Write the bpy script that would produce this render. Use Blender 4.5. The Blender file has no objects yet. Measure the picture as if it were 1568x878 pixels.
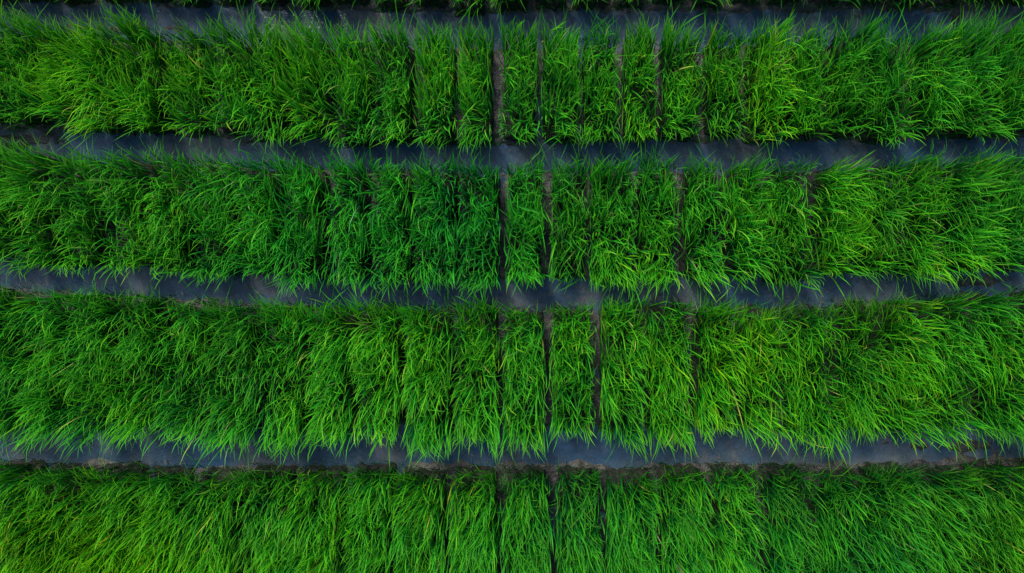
import bpy, math, numpy as np
rng=np.random.default_rng(7)
S=234.0; CX,CY=784.,439.
def X(px): return (px-CX)/S
def Y(py): return (CY-py)/S
scene=bpy.context.scene
scene.view_settings.view_transform='Standard'; scene.view_settings.look='None'; scene.view_settings.exposure=0

# ---------- smooth value noise ----------
def vnoise(x,y,cell,seed):
    r=np.random.default_rng(seed); N=512
    g=r.uniform(-1,1,(N,N))
    fx=x/cell+200.5; fy=y/cell+200.5
    ix=np.floor(fx).astype(int); iy=np.floor(fy).astype(int)
    tx=fx-ix; ty=fy-iy; tx=tx*tx*(3-2*tx); ty=ty*ty*(3-2*ty)
    a=g[ix%N,iy%N]; b=g[(ix+1)%N,iy%N]; c=g[ix%N,(iy+1)%N]; d=g[(ix+1)%N,(iy+1)%N]
    return (a*(1-tx)+b*tx)*(1-ty)+(c*(1-tx)+d*tx)*ty

# ---------- bed layout ----------
# top, bottom, topL, topR, botL, botR, pitch, phase, densityScale, mean lean in y, dark
rows=[
 (-420,-225,10,5,10,5,60,770,0.4,0,0),
 (-180,16,10,4,12,5,60,750,0.8,.05,.30),
 (72,219,16,4,26,10,61,763,1.0,.10,.0),
 (264,428,24,12,32,26,65.5,837,1.0,-.02,0),
 (474,656,34,26,6,8,70.5,839,1.0,-.10,.0),
 (714,900,6,10,4,4,77,845,1.0,-.22,.08),
 (950,1150,0,0,0,0,77,845,0.5,0,0),
]
def bow(x,L,R):
    u=x*S/784.
    return np.where(u<0,L,R)*np.minimum(u*u,2.2)/S
def edges(r,x):
    t=Y(r[0])+bow(x,r[2],r[3]); b=Y(r[1])+bow(x,r[4],r[5])
    return t,b
XMAX=4.9

# ---------- materials ----------
def newmat(n):
    m=bpy.data.materials.new(n); m.use_nodes=True; nt=m.node_tree
    for k in list(nt.nodes): nt.nodes.remove(k)
    return m,nt
def N(nt,t,**kw):
    n=nt.nodes.new(t)
    for k,v in kw.items(): setattr(n,k,v)
    return n
def ramp(nt,stops):
    n=N(nt,'ShaderNodeValToRGB'); e=n.color_ramp.elements
    e[0].position=stops[0][0]; e[0].color=(*stops[0][1],1)
    e[1].position=stops[-1][0]; e[1].color=(*stops[-1][1],1)
    for p,c in stops[1:-1]:
        q=e.new(p); q.color=(*c,1)
    return n
def mixc(nt,fac,a,b,mode='MIX'):
    n=N(nt,'ShaderNodeMix',data_type='RGBA',blend_type=mode)
    for s,v in ((n.inputs[0],fac),(n.inputs[6],a),(n.inputs[7],b)):
        if isinstance(v,(int,float)): s.default_value=v
        elif isinstance(v,tuple): s.default_value=(*v,1)
        else: nt.links.new(v,s)
    return n.outputs[2]
def noise(nt,scale,detail=4,vec=None,rough=.5):
    n=N(nt,'ShaderNodeTexNoise'); n.inputs['Scale'].default_value=scale; n.inputs['Detail'].default_value=detail
    n.inputs['Roughness'].default_value=rough
    if vec: nt.links.new(vec,n.inputs['Vector'])
    return n.outputs[0]

def blade_mat():
    m,nt=newmat('rice_blade'); L=nt.links
    t=N(nt,'ShaderNodeAttribute',attribute_name='t').outputs['Fac']
    rn=N(nt,'ShaderNodeAttribute',attribute_name='rnd').outputs['Fac']
    wa=N(nt,'ShaderNodeAttribute',attribute_name='warm').outputs['Fac']
    r1=ramp(nt,[(0,(0.005,0.16,0.014)),(.4,(0.012,0.33,0.010)),(.75,(0.055,0.50,0.009)),(.96,(0.18,0.62,0.012)),(1,(0.36,0.52,0.09))])
    L.new(rn,r1.inputs[0])
    warm=mixc(nt,wa,(0.5,0.95,2.4),(2.2,1.15,.35))
    c=mixc(nt,1.0,r1.outputs[0],warm,'MULTIPLY')
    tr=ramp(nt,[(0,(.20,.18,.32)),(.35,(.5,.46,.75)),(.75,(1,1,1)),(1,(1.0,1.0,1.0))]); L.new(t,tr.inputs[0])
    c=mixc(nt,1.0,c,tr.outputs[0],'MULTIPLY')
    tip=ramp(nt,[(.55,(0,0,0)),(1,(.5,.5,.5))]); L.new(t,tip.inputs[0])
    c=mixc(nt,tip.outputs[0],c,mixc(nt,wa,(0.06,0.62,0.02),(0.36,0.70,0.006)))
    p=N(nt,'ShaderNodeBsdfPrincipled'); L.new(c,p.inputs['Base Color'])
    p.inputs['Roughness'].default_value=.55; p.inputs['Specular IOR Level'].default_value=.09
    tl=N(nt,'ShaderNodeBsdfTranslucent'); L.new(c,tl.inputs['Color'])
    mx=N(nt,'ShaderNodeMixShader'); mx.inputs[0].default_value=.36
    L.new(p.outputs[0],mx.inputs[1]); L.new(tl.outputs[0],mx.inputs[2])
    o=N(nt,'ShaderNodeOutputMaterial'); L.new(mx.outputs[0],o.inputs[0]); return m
def soil_mat(name,a,b,rough,scale):
    m,nt=newmat(name); L=nt.links
    tc=N(nt,'ShaderNodeTexCoord').outputs['Object']
    r=ramp(nt,[(.3,a),(.7,b)]); L.new(noise(nt,scale,8,tc,.65),r.inputs[0])
    r2=ramp(nt,[(.35,(.6,.6,.65)),(.65,(1.15,1.1,1))]); L.new(noise(nt,2.3,3,tc),r2.inputs[0])
    c=mixc(nt,1.0,r.outputs[0],r2.outputs[0],'MULTIPLY')
    p=N(nt,'ShaderNodeBsdfPrincipled'); L.new(c,p.inputs['Base Color']); p.inputs['Roughness'].default_value=rough
    bp=N(nt,'ShaderNodeBump'); bp.inputs['Strength'].default_value=.8; bp.inputs['Distance'].default_value=.012
    L.new(noise(nt,60,6,tc,.6),bp.inputs['Height']); L.new(bp.outputs[0],p.inputs['Normal'])
    o=N(nt,'ShaderNodeOutputMaterial'); L.new(p.outputs[0],o.inputs[0]); return m
def water_mat():
    m,nt=newmat('murky_water_sky_tint'); L=nt.links
    tc=N(nt,'ShaderNodeTexCoord').outputs['Object']
    r=ramp(nt,[(.38,(.034,.078,.150)),(.50,(.058,.094,.140)),(.62,(.115,.125,.140))]); L.new(noise(nt,1.5,8,tc,.7),r.inputs[0])  # bluer stops paint the sky's reflection into the base colour; greyer stop is murk
    r2=ramp(nt,[(.3,(.60,.62,.64)),(.7,(1.25,1.22,1.2))]); L.new(noise(nt,22,9,tc,.75),r2.inputs[0])
    c=mixc(nt,1.0,r.outputs[0],r2.outputs[0],'MULTIPLY')
    p=N(nt,'ShaderNodeBsdfPrincipled'); L.new(c,p.inputs['Base Color']); p.inputs['Roughness'].default_value=.12
    p.inputs['IOR'].default_value=1.33
    bp=N(nt,'ShaderNodeBump'); bp.inputs['Strength'].default_value=.10; bp.inputs['Distance'].default_value=.01
    L.new(noise(nt,40,3,tc),bp.inputs['Height']); L.new(bp.outputs[0],p.inputs['Normal'])
    o=N(nt,'ShaderNodeOutputMaterial'); L.new(p.outputs[0],o.inputs[0]); return m
BL=blade_mat()
MUD=soil_mat('wet_mud',(.014,.014,.016),(.10,.09,.082),.35,11)
MAT=soil_mat('root_mat_soil',(.005,.008,.006),(.030,.028,.020),.8,30)
WAT=water_mat()

def mesh_from(name,co,faces_idx,loop_tot,mat,attrs=None,smooth=True):
    me=bpy.data.meshes.new(name)
    me.vertices.add(len(co)); me.vertices.foreach_set('co',co.astype(np.float32).ravel())
    me.loops.add(len(faces_idx)); me.loops.foreach_set('vertex_index',faces_idx.astype(np.int32))
    me.polygons.add(len(loop_tot))
    st=np.concatenate([[0],np.cumsum(loop_tot)[:-1]]).astype(np.int32)
    me.polygons.foreach_set('loop_start',st); me.polygons.foreach_set('loop_total',loop_tot.astype(np.int32))
    if smooth: me.polygons.foreach_set('use_smooth',np.ones(len(loop_tot),bool))
    me.update(calc_edges=True)
    for k,v in (attrs or {}).items():
        a=me.attributes.new(k,'FLOAT','POINT'); a.data.foreach_set('value',v.astype(np.float32).ravel())
    me.materials.append(mat); me.validate()
    o=bpy.data.objects.new(name,me); scene.collection.objects.link(o); return o

# ---------- blades ----------
def blades(base,tip,length,width,curl,bend):
    n=len(base)
    K=5
    ts=np.array([0,.3,.55,.8,1.0])
    off=tip-base[:,:2]
    d=np.linalg.norm(off,axis=1)+1e-5
    d2=np.minimum(d,length*.93); off=off/d[:,None]*d2[:,None]
    dirh=off/d2[:,None]
    side=np.stack([-dirh[:,1],dirh[:,0]],1)
    zt=np.sqrt(length**2-d2**2)*.96
    P=np.zeros((n,K,3))
    for k,t in enumerate(ts):
        h=(.40*t+.60*t**2.3)
        z=(t*(1+curl)-curl*t**2.4)
        s=bend*t*(1-t)*length
        P[:,k,:2]=base[:,:2]+off*h+side*s[:,None]
        P[:,k,2]=base[:,2]+zt*z
    tw=rng.normal(0,.5,n)
    wv=np.stack([side[:,0]*np.cos(tw)+dirh[:,0]*np.sin(tw)*.6,side[:,1]*np.cos(tw)+dirh[:,1]*np.sin(tw)*.6,np.sin(tw)*.5],1)
    prof=np.array([.6,1,.95,.6])
    V=np.zeros((n,9,3))
    for k in range(4):
        V[:,2*k]=P[:,k]-wv*(width*prof[k]/2)[:,None]
        V[:,2*k+1]=P[:,k]+wv*(width*prof[k]/2)[:,None]
    V[:,8]=P[:,4]
    f=np.array([0,1,3,2, 2,3,5,4, 4,5,7,6, 6,7,8])
    idx=(np.arange(n)[:,None]*9+f[None]).ravel()
    lt=np.tile([4,4,4,3],n)
    tt=np.tile(np.array([0,0,.3,.3,.55,.55,.8,.8,1.]),n)
    return V.reshape(-1,3),idx,lt,tt,P
def soft(v,lo,hi,k=.25):
    return np.where(v<lo,lo+(v-lo)*k,np.where(v>hi,hi+(v-hi)*k,v))

dew=[]
for ri,r in enumerate(rows):
    parent=bpy.data.objects.new('rice_seedling_bed',None); scene.collection.objects.link(parent)
    pitch=r[6]/S; ph=X(r[7])
    k0=int(math.floor((-XMAX-ph)/pitch)); k1=int(math.ceil((XMAX-ph)/pitch))
    B=[];TIP=[];LEN=[];RN=[];W=[];WA=[];TS=[]
    matV=[];matI=[];mo=0
    dens=5000*r[8]
    gaps={k:max(0.006,rng.normal(.0140,.004)) for k in range(k0,k1+1)}
    gaps[0]=.024
    jit={k:rng.normal(0,.007) for k in range(k0,k1+1)}; jit[0]=0
    for k in range(k0,k1):
        x0=ph+k*pitch+gaps[k]+jit[k]; x1=ph+(k+1)*pitch-gaps[k+1]*.8+jit[k+1]
        xm=(x0+x1)/2
        t,b=edges(r,np.array([xm])); t=float(t[0])+rng.normal(0,.012); b=float(b[0])+rng.normal(0,.018)
        nx,ny=10,26
        gx,gy=np.meshgrid(np.linspace(0,1,nx),np.linspace(0,1,ny))
        px=x0+gx*(x1-x0); py=b+gy*(t-b)
        edge=np.minimum(np.minimum(gx,1-gx)*nx,np.minimum(gy,1-gy)*ny)
        rim=edge<.5
        pz=np.where(rim,-.05,.026+.007*rng.normal(size=gx.shape))
        px=px+rng.normal(0,.003,gx.shape); py=py+rng.normal(0,1,gx.shape)*np.where(np.minimum(gy,1-gy)*ny<1.5,.010,.003)
        matV.append(np.stack([px,py,pz],-1).reshape(-1,3))
        i=np.arange(nx*ny).reshape(ny,nx)
        q=np.stack([i[:-1,:-1],i[:-1,1:],i[1:,1:],i[1:,:-1]],-1).reshape(-1,4)+mo
        matI.append(q); mo+=nx*ny
        area=(x1-x0)*(t-b); n=int(area*dens)
        ux=rng.uniform(0,1,n); uy=rng.uniform(0,1,n)
        bx=x0+.009+ux*(x1-x0-.018); by=b+.012+uy*(t-b-.024)
        keep=(vnoise(bx,by,.05,3+ri)+rng.uniform(-1,1,n)*.8)>-.5
        bx=bx[keep];by=by[keep];ux=ux[keep];uy=uy[keep];n=len(bx)
        tl=rng.normal(0,.06)
        lx=tl+rng.normal(0,.21,n)+.27*vnoise(bx,by,.085,20+ri)+.08*vnoise(bx,by,.5,40+ri)
        ly=r[9]+rng.normal(0,.40,n)+.55*vnoise(bx,by,.12,60+ri)+.20*vnoise(bx,by,.4,80+ri)
        ly+=.28*np.maximum(uy-.8,0)/.2-.42*np.maximum(.2-uy,0)/.2
        trayh=1+rng.normal(0,.06)
        ln=(.27+.055*vnoise(bx,by,.13,100+ri)+rng.normal(0,.048,n))*trayh
        ln=np.clip(ln,.09,.42)
        tx=soft(bx+lx*ln,x0+.010,x1-.010,.22); ty=soft(by+ly*ln,b-.014,t+.004,.32)
        stray=rng.uniform(size=n)<.04
        tx=np.where(stray,bx+lx*ln*1.35,tx); ty=np.where(stray,by+ly*ln,ty)
        rr=rng.beta(1.6,2.5,n)+.24*vnoise(bx,by,.16,120+ri)+.10*vnoise(bx,by,.7,135+ri)+rng.normal(0,.05)-r[10]
        rr-=.15*((bx>1.5)&(by<-1.0))
        rr=np.clip(rr,0,.97)
        dead=rng.uniform(size=n)<.007; rr[dead]=1.0
        wd=rng.uniform(.0050,.0092,n)/math.sqrt(max(r[8],.5))
        tsc=np.ones(n)
        ne=80; ex=rng.uniform(x0-.006,x1+.006,ne); sd_=rng.uniform(size=ne)<.55
        ey=np.where(sd_,t,b)-np.where(sd_,1,-1)*rng.uniform(-.012,.02,ne); el=rng.uniform(.03,.11,ne)
        etx=ex+rng.normal(0,.5,ne)*el; ety=ey+np.where(sd_,1,-1)*rng.uniform(-.1,.65,ne)*el
        bx=np.concatenate([bx,ex]);by=np.concatenate([by,ey]);tx=np.concatenate([tx,etx]);ty=np.concatenate([ty,ety])
        ln=np.concatenate([ln,el]);rr=np.concatenate([rr,rng.uniform(0,.25,ne)]);wd=np.concatenate([wd,rng.uniform(.003,.0055,ne)])
        tsc=np.concatenate([tsc,np.full(ne,.42)]); n=len(bx)
        pxx=bx*S+CX; pyy=CY-by*S
        wv=.46+.20*vnoise(bx,by,.9,150)+.14*vnoise(bx,by,.25,151)+rng.normal(0,.09,n)
        wv+=.45*np.exp(-((pxx-60)/330)**2-((pyy-90)/110)**2)+.75*np.exp(-((pxx-60)/380)**2-((pyy-830)/110)**2)
        wv+=.30*np.exp(-((pxx-850)/500)**2-((pyy-700)/60)**2)+.10*np.exp(-((pxx-1400)/300)**2-((pyy-300)/200)**2)
        wv-=.14*np.exp(-((pxx-700)/300)**2-((pyy-340)/160)**2)
        B.append(np.stack([bx,by,np.full(n,.022)],1)); TIP.append(np.stack([tx,ty],1)); LEN.append(ln)
        WA.append(np.clip(wv,0,1)); RN.append(rr); W.append(wd); TS.append(tsc)
    cat=np.concatenate
    B=cat(B);TIP=cat(TIP);LEN=cat(LEN);RN=cat(RN);W=cat(W);WA=cat(WA);TS=cat(TS)
    n=len(B)
    V,I,LT,TT,P=blades(B,TIP,LEN,W,rng.uniform(.1,.75,n),rng.normal(0,.17,n))
    TT=TT*np.repeat(TS,9)
    o=mesh_from('seedling_blades',V,I,LT,BL,{'t':TT,'rnd':np.repeat(RN,9),'warm':np.repeat(WA,9)}); o.parent=parent
    mv=np.concatenate(matV); mi=np.concatenate(matI)
    o=mesh_from('root_mats',mv,mi.ravel(),np.full(len(mi),4),MAT); o.parent=parent
    if 1<ri<6:
        pk=rng.choice(n,3,replace=False); dew.append(P[pk,3])
    print(ri,n)

# ---------- ground ----------
def axis(lim,step,far):
    a=np.arange(-lim,lim+step/2,step); e=lim*1.25**np.arange(1,40); e=e[e<far]; e=np.append(e,far)
    return np.concatenate([-e[::-1],a,e])
ax=axis(5.2,.016,300); ay=axis(4.0,.014,300)
gx,gy=np.meshgrid(ax,ay)
inbed=np.zeros_like(gx)
for r in rows:
    t,b=edges(r,gx)
    d=np.minimum(t-gy,gy-b)+.022*vnoise(gx,gy,.10,300)+.012*vnoise(gx,gy,.035,301)
    inbed=np.maximum(inbed,np.clip(d/.05+.55,0,1))
nz=.016*vnoise(gx,gy,.35,201)+.009*vnoise(gx,gy,.12,202)+.007*vnoise(gx,gy,.045,203)+.005*vnoise(gx,gy,.02,204)
gz=-.045+.036*inbed+nz
def hump(px,py,sx,sy,h):
    return h*np.exp(-((gx-X(px))/sx)**2-((gy-Y(py))/sy)**2)
gz+=hump(30,216,.5,.06,.034)+hump(1520,430,.35,.06,.026)+hump(200,38,.8,.06,.03)+hump(250,680,.9,.05,.024)+hump(1450,685,.6,.05,.024)+hump(1330,228,.5,.03,.012)+hump(780,225,.12,.05,.018)+hump(850,452,.4,.04,.010)
far=(np.abs(gx)>5.2)|(np.abs(gy)>4.0)
gz=np.where(far,-.01,gz)
ny,nx=gx.shape
i=np.arange(nx*ny).reshape(ny,nx)
q=np.stack([i[:-1,:-1],i[:-1,1:],i[1:,1:],i[1:,:-1]],-1).reshape(-1,4)
mesh_from('muddy_ground',np.stack([gx,gy,gz],-1).reshape(-1,3),q.ravel(),np.full(len(q),4),MUD)
wv=np.array([[-5.15,-3.95,-.022],[5.15,-3.95,-.022],[5.15,3.95,-.022],[-5.15,3.95,-.022]])
mesh_from('water',wv,np.arange(4),np.array([4]),WAT,smooth=False)

# ---------- straw debris ----------
m,nt=newmat('dead_straw')
p=N(nt,'ShaderNodeBsdfPrincipled'); rr=ramp(nt,[(.3,(.03,.03,.018)),(.7,(.22,.19,.12))]); nt.links.new(noise(nt,12,3,N(nt,'ShaderNodeTexCoord').outputs['Object']),rr.inputs[0])
nt.links.new(rr.outputs[0],p.inputs['Base Color']); p.inputs['Roughness'].default_value=.7
nt.links.new(p.outputs[0],N(nt,'ShaderNodeOutputMaterial').inputs[0])
vs=[];n=0
for a,b in ((1,2),(2,3),(3,4),(4,5)):
    for s in range(900):
        x=rng.uniform(-4,4)
        _,bb=edges(rows[a],np.array([x])); tt,_=edges(rows[b],np.array([x]))
        u=rng.beta(.6,.45); y=float(bb[0])*(1-u)+float(tt[0])*u
        if vnoise(np.array([x]),np.array([y]),.3,77)[0]+rng.uniform(-.5,.5)<-.1: continue
        an=rng.uniform(0,math.pi); l=rng.uniform(.005,.04); w=rng.uniform(.0015,.004)
        d=np.array([math.cos(an),math.sin(an)])*l/2; s_=np.array([-math.sin(an),math.cos(an)])*w/2
        z=-.014+rng.uniform(0,.016)
        for c in (-d-s_,d-s_,d+s_,-d+s_): vs.append((x+c[0],y+c[1],z))
        n+=1
mesh_from('straw_debris',np.array(vs),np.arange(4*n),np.full(n,4),m,smooth=False)

# ---------- dew ----------
m,nt=newmat('dew_water'); p=N(nt,'ShaderNodeBsdfPrincipled'); p.inputs['Base Color'].default_value=(.5,.7,.7,1); p.inputs['Roughness'].default_value=.08
nt.links.new(p.outputs[0],N(nt,'ShaderNodeOutputMaterial').inputs[0])
import bmesh
from mathutils import Matrix,Vector
bm=bmesh.new()
for c in np.concatenate(dew):
    bmesh.ops.create_icosphere(bm,subdivisions=1,radius=rng.uniform(.003,.0045),matrix=Matrix.Translation(Vector(c)+Vector((0,0,.005))))
me=bpy.data.meshes.new('dew_drops'); bm.to_mesh(me); bm.free(); me.materials.append(m)
scene.collection.objects.link(bpy.data.objects.new('dew_drops',me))

# ---------- light ----------
w=bpy.data.worlds.new('World'); scene.world=w; w.use_nodes=True; nt=w.node_tree
bg=nt.nodes['Background']; sk=nt.nodes.new('ShaderNodeTexSky'); sk.sky_type='NISHITA'; sk.sun_disc=False
EL=math.radians(47); AZ=math.radians(-30)
sk.sun_elevation=EL; sk.sun_rotation=AZ; nt.links.new(sk.outputs[0],bg.inputs[0]); bg.inputs[1].default_value=.15
sd=bpy.data.lights.new('sun','SUN'); sd.energy=4.0; sd.angle=math.radians(20); sd.color=(1,.97,.87)
so=bpy.data.objects.new('sun',sd); scene.collection.objects.link(so)
dirv=Vector((math.sin(AZ)*math.cos(EL),math.cos(AZ)*math.cos(EL),math.sin(EL)))
so.rotation_euler=dirv.to_track_quat('Z','Y').to_euler(); so.location=dirv*20

# ---------- camera ----------
cd=bpy.data.cameras.new('camera'); co=bpy.data.objects.new('camera',cd); scene.collection.objects.link(co)
H=3.75; Wd=1568/S
cd.sensor_width=36; cd.lens=36*H/Wd; cd.clip_end=1000; cd.clip_start=.05
co.location=(.2,0,H); co.rotation_euler=(0,0,0); cd.shift_x=-.2/Wd
scene.camera=co
